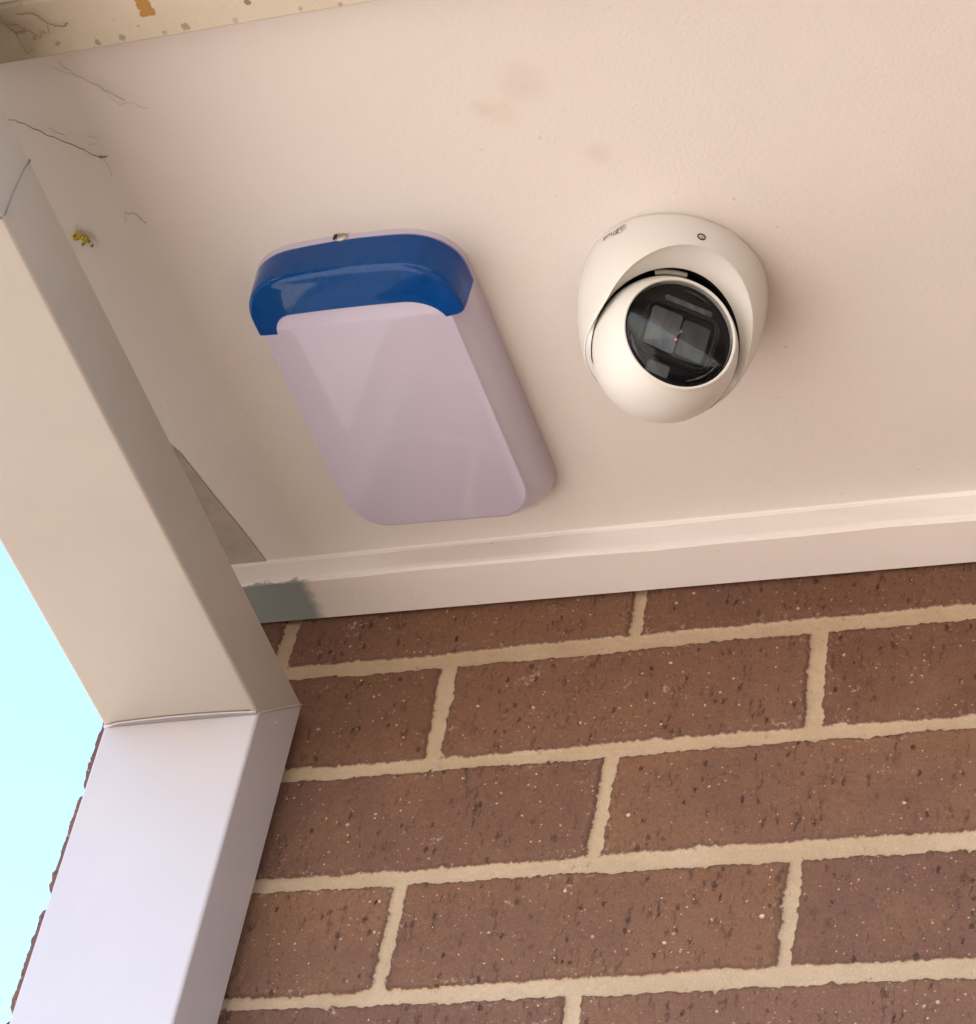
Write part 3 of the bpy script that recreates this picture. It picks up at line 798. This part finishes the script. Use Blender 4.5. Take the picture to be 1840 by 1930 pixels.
# grey seal visible in the gap above the eye
sl = paint('seal_grey', (.42, .38, .32), .5)
pts = []
bx_ = [HP(AZ+rad(-34+30*i/12), .02) for i in range(13)]
for P in bx_:
    d = P-EYE; d -= ncut*d.dot(ncut); d.normalize(); pts.append(EYE+d*(ER+.0020)-ncut*.0030)
V, F = tube(pts, .0016, 8); obj('seal', V, F, sl, dome, True)
# screw recess in the housing
P0 = HP(rad(-57), .0172); n0 = Vector((math.cos(rad(-57)), math.sin(rad(-57)), -.02)).normalized()
V, F = lathe([(.0026, .0001), (.0024, .0004), (.0018, .0003), (.0017, -.0003), (.0001, -.0004)], P0, n0, 24)
sc2 = obj('screw', V, F, grey('screw_socket', (.015, .010, .008), (.06, .045, .035), .5), housing, True)
V, F = lathe([(.0011, .0002), (.0009, .0006), (.0001, .0006)], P0+Vector((0, 0, -.0006)), n0, 16); obj('screw_pin', V, F, steel.m, sc2, True)
# maker's wordmark, printed the other way up round the housing
def wordmark():
    cu = bpy.data.curves.new('t', 'FONT'); cu.body = 'alhua'; cu.size = 1.0; cu.offset = .012
    to = bpy.data.objects.new('t', cu); COL.objects.link(to)
    dg = bpy.context.evaluated_depsgraph_get(); dg.update()
    me = bpy.data.meshes.new_from_object(to.evaluated_get(dg))
    vs = [Vector(v.co) for v in me.vertices]; fs = [tuple(p.vertices) for p in me.polygons]
    bpy.data.objects.remove(to, do_unlink=True)
    # ring round the first letter
    x1 = max(v.x for v in vs); cxr, cyr = .27, .27
    n = 40; b = len(vs)
    for i in range(n):
        t = 2*math.pi*i/n
        vs.append(Vector((cxr+.46*math.cos(t), cyr+.46*math.sin(t), 0))); vs.append(Vector((cxr+.395*math.cos(t), cyr+.395*math.sin(t), 0)))
    for i in range(n):
        j = (i+1) % n; fs.append((b+2*i, b+2*j, b+2*j+1, b+2*i+1))
    for v in vs[:b]:
        if v.x > .56: v.x += .22
        v_ = 0
    return vs, fs, x1+.22
vs, fs, tw2 = wordmark()
TH0, TH1 = rad(-106.5), rad(-123.5)
V = []
for v in vs:
    th = TH0 + (TH1-TH0)*(v.x/tw2)
    h = .0056 + v.y*.0074
    V.append(HP(th, h, .00012))
bm = bmesh.new(); m_ = bpy.data.meshes.new('x'); m_.from_pydata([tuple(v) for v in V], [], fs); bm.from_mesh(m_)
inkm = NT('grey_ink'); inkm.base((.20, .17, .13), .5)
bmobj('wordmark', bm, inkm.m, housing)

# ------------------------------------------------------------------ cobwebs, seed husk
web = NT('dusty_web'); web.base((.24, .19, .15), .9)
web2 = NT('pale_web'); web2.base((.40, .33, .27), .9)
def wig(pts, n=6, amp=.0006, seed=1):
    r_ = random.Random(seed); out = []
    for a, b in zip(pts[:-1], pts[1:]):
        a, b = Vector(a), Vector(b)
        for i in range(n):
            t = i/n; out.append(a.lerp(b, t)+Vector((r_.uniform(-1, 1), r_.uniform(-1, 1), r_.uniform(-.5, .5)))*amp*(1 if i else .6))
    out.append(Vector(pts[-1])); return out
def strand(parent, name, pts, r, mat, seed=1, amp=.0006):
    P = wig([(x, y, z+G) for x, y, z in pts], 6, amp, seed)
    rr = random.Random(seed); n = len(P)
    rs = [r*.62*(.65+.5*rr.random())*(.5 if i in (0, n-1) else 1) for i in range(n)]
    V, F = tube(P, rs, 6); return obj(name, V, F, mat, parent, True)
def cobweb(label, strands, mat, loc, group='cobwebs under the eave'):
    t = thing('cobweb', label, 'cobweb', (loc[0], loc[1], loc[2]+G), group)
    for i, (pts, r) in enumerate(strands): strand(t, 'strand', pts, r, mat, i+3)
    return t
cobweb('long faint cobweb thread on the lining below the fascia', [
    ([(-.7202, .8031, 1.2226), (-.7149, .8135, 1.2225), (-.7034, .825, 1.2224), (-.6934, .8363, 1.2223)], .00032),
    ([(-.7034, .825, 1.2224), (-.698, .8385, 1.2223), (-.6905, .838, 1.2223), (-.6819, .8441, 1.2222)], .00018),
    ([(-.727, .806, 1.2226), (-.712, .8165, 1.2225)], .00018)], web2.m, (-.70, .825, 1.222))
cobweb('dark cobweb thread running from the downpipe across the lining', [
    ([(-.7700, .8300, 1.215), (-.7624, .8359, 1.221), (-.75, .8475, 1.2209), (-.7353, .8599, 1.2207), (-.7232, .8711, 1.2206), (-.7179, .8705, 1.2205)], .00055),
    ([(-.7238, .8702, 1.2212), (-.7205, .8716, 1.2212)], .0011),
    ([(-.7465, .8459, 1.2228), (-.7384, .8543, 1.2228)], .00022),
    ([(-.7232, .8711, 1.2218), (-.722, .880, 1.2222), (-.7235, .887, 1.2224)], .00016),
    ([(-.726, .8555, 1.2226), (-.720, .858, 1.2225)], .0002), ([(-.7275, .8625, 1.2226), (-.722, .862, 1.2225)], .0002)], web.m, (-.74, .855, 1.221))
cobweb('short curled cobweb thread on the lining left of the blue lens', [
    ([(-.7268, .9131, 1.2226), (-.7207, .9149, 1.2226), (-.7191, .9193, 1.2226), (-.7174, .9233, 1.2225)], .00036),
    ([(-.729, .921, 1.2226), (-.7268, .9131, 1.2226)], .00016)], web.m, (-.72, .918, 1.222))
cobweb('tangled dirty cobweb in the corner of the fascia board', [
    ([(-.735, .7570, 1.2035), (-.7301, .7586, 1.2037), (-.7249, .7683, 1.2032), (-.7190, .7680, 1.2035)], .0008),
    ([(-.7195, .7570, 1.2035), (-.7102, .7578, 1.2035), (-.7043, .7661, 1.2034), (-.6961, .7694, 1.2033), (-.693, .768, 1.2033)], .0006),
    ([(-.730, .7610, 1.2035), (-.7200, .7640, 1.2034), (-.7130, .7740, 1.2034), (-.7080, .7700, 1.2034)], .00035),
    ([(-.7249, .7683, 1.2034), (-.7248, .7821, 1.2034), (-.7200, .7810, 1.2034)], .00035),
    ([(-.7043, .7661, 1.2034), (-.7060, .7720, 1.2034), (-.7120, .7700, 1.2034)], .0003)], web.m, (-.72, .765, 1.203))
hk = thing('flower_husk', 'small yellow dried flower caught between the downpipe and the lining', 'debris', (-.757, .927, G+1.220))
yl = NT('yellow_husk'); c = yl.mix(yl.mr(yl.noise(500, 3), .4, .62), (.22, .16, .004), (.75, .62, .03)); yl.base(c, .8)
bm = bmesh.new(); r_ = random.Random(5)
for k in range(16):
    cpos = Vector((-.7648+.0065*(k/15)+r_.uniform(-.0017, .0017), .9225+.0085*(k/15)+r_.uniform(-.0024, .0024), ZS(-.76)-.0012-r_.uniform(0, .0030)))
    mt = Matrix.Translation(cpos) @ Euler((r_.uniform(0, 6), r_.uniform(0, 6), r_.uniform(0, 6))).to_matrix().to_4x4() @ Matrix.Diagonal((r_.uniform(.0008, .0018), r_.uniform(.0010, .0022), r_.uniform(.0005, .0010), 1))
    bmesh.ops.create_icosphere(bm, subdivisions=2, radius=1, matrix=mt)
for v in bm.verts: v.co += Vector((r_.uniform(-1, 1), r_.uniform(-1, 1), r_.uniform(-1, 1)))*.00018
bmobj('petals', bm, yl.m, hk, True)
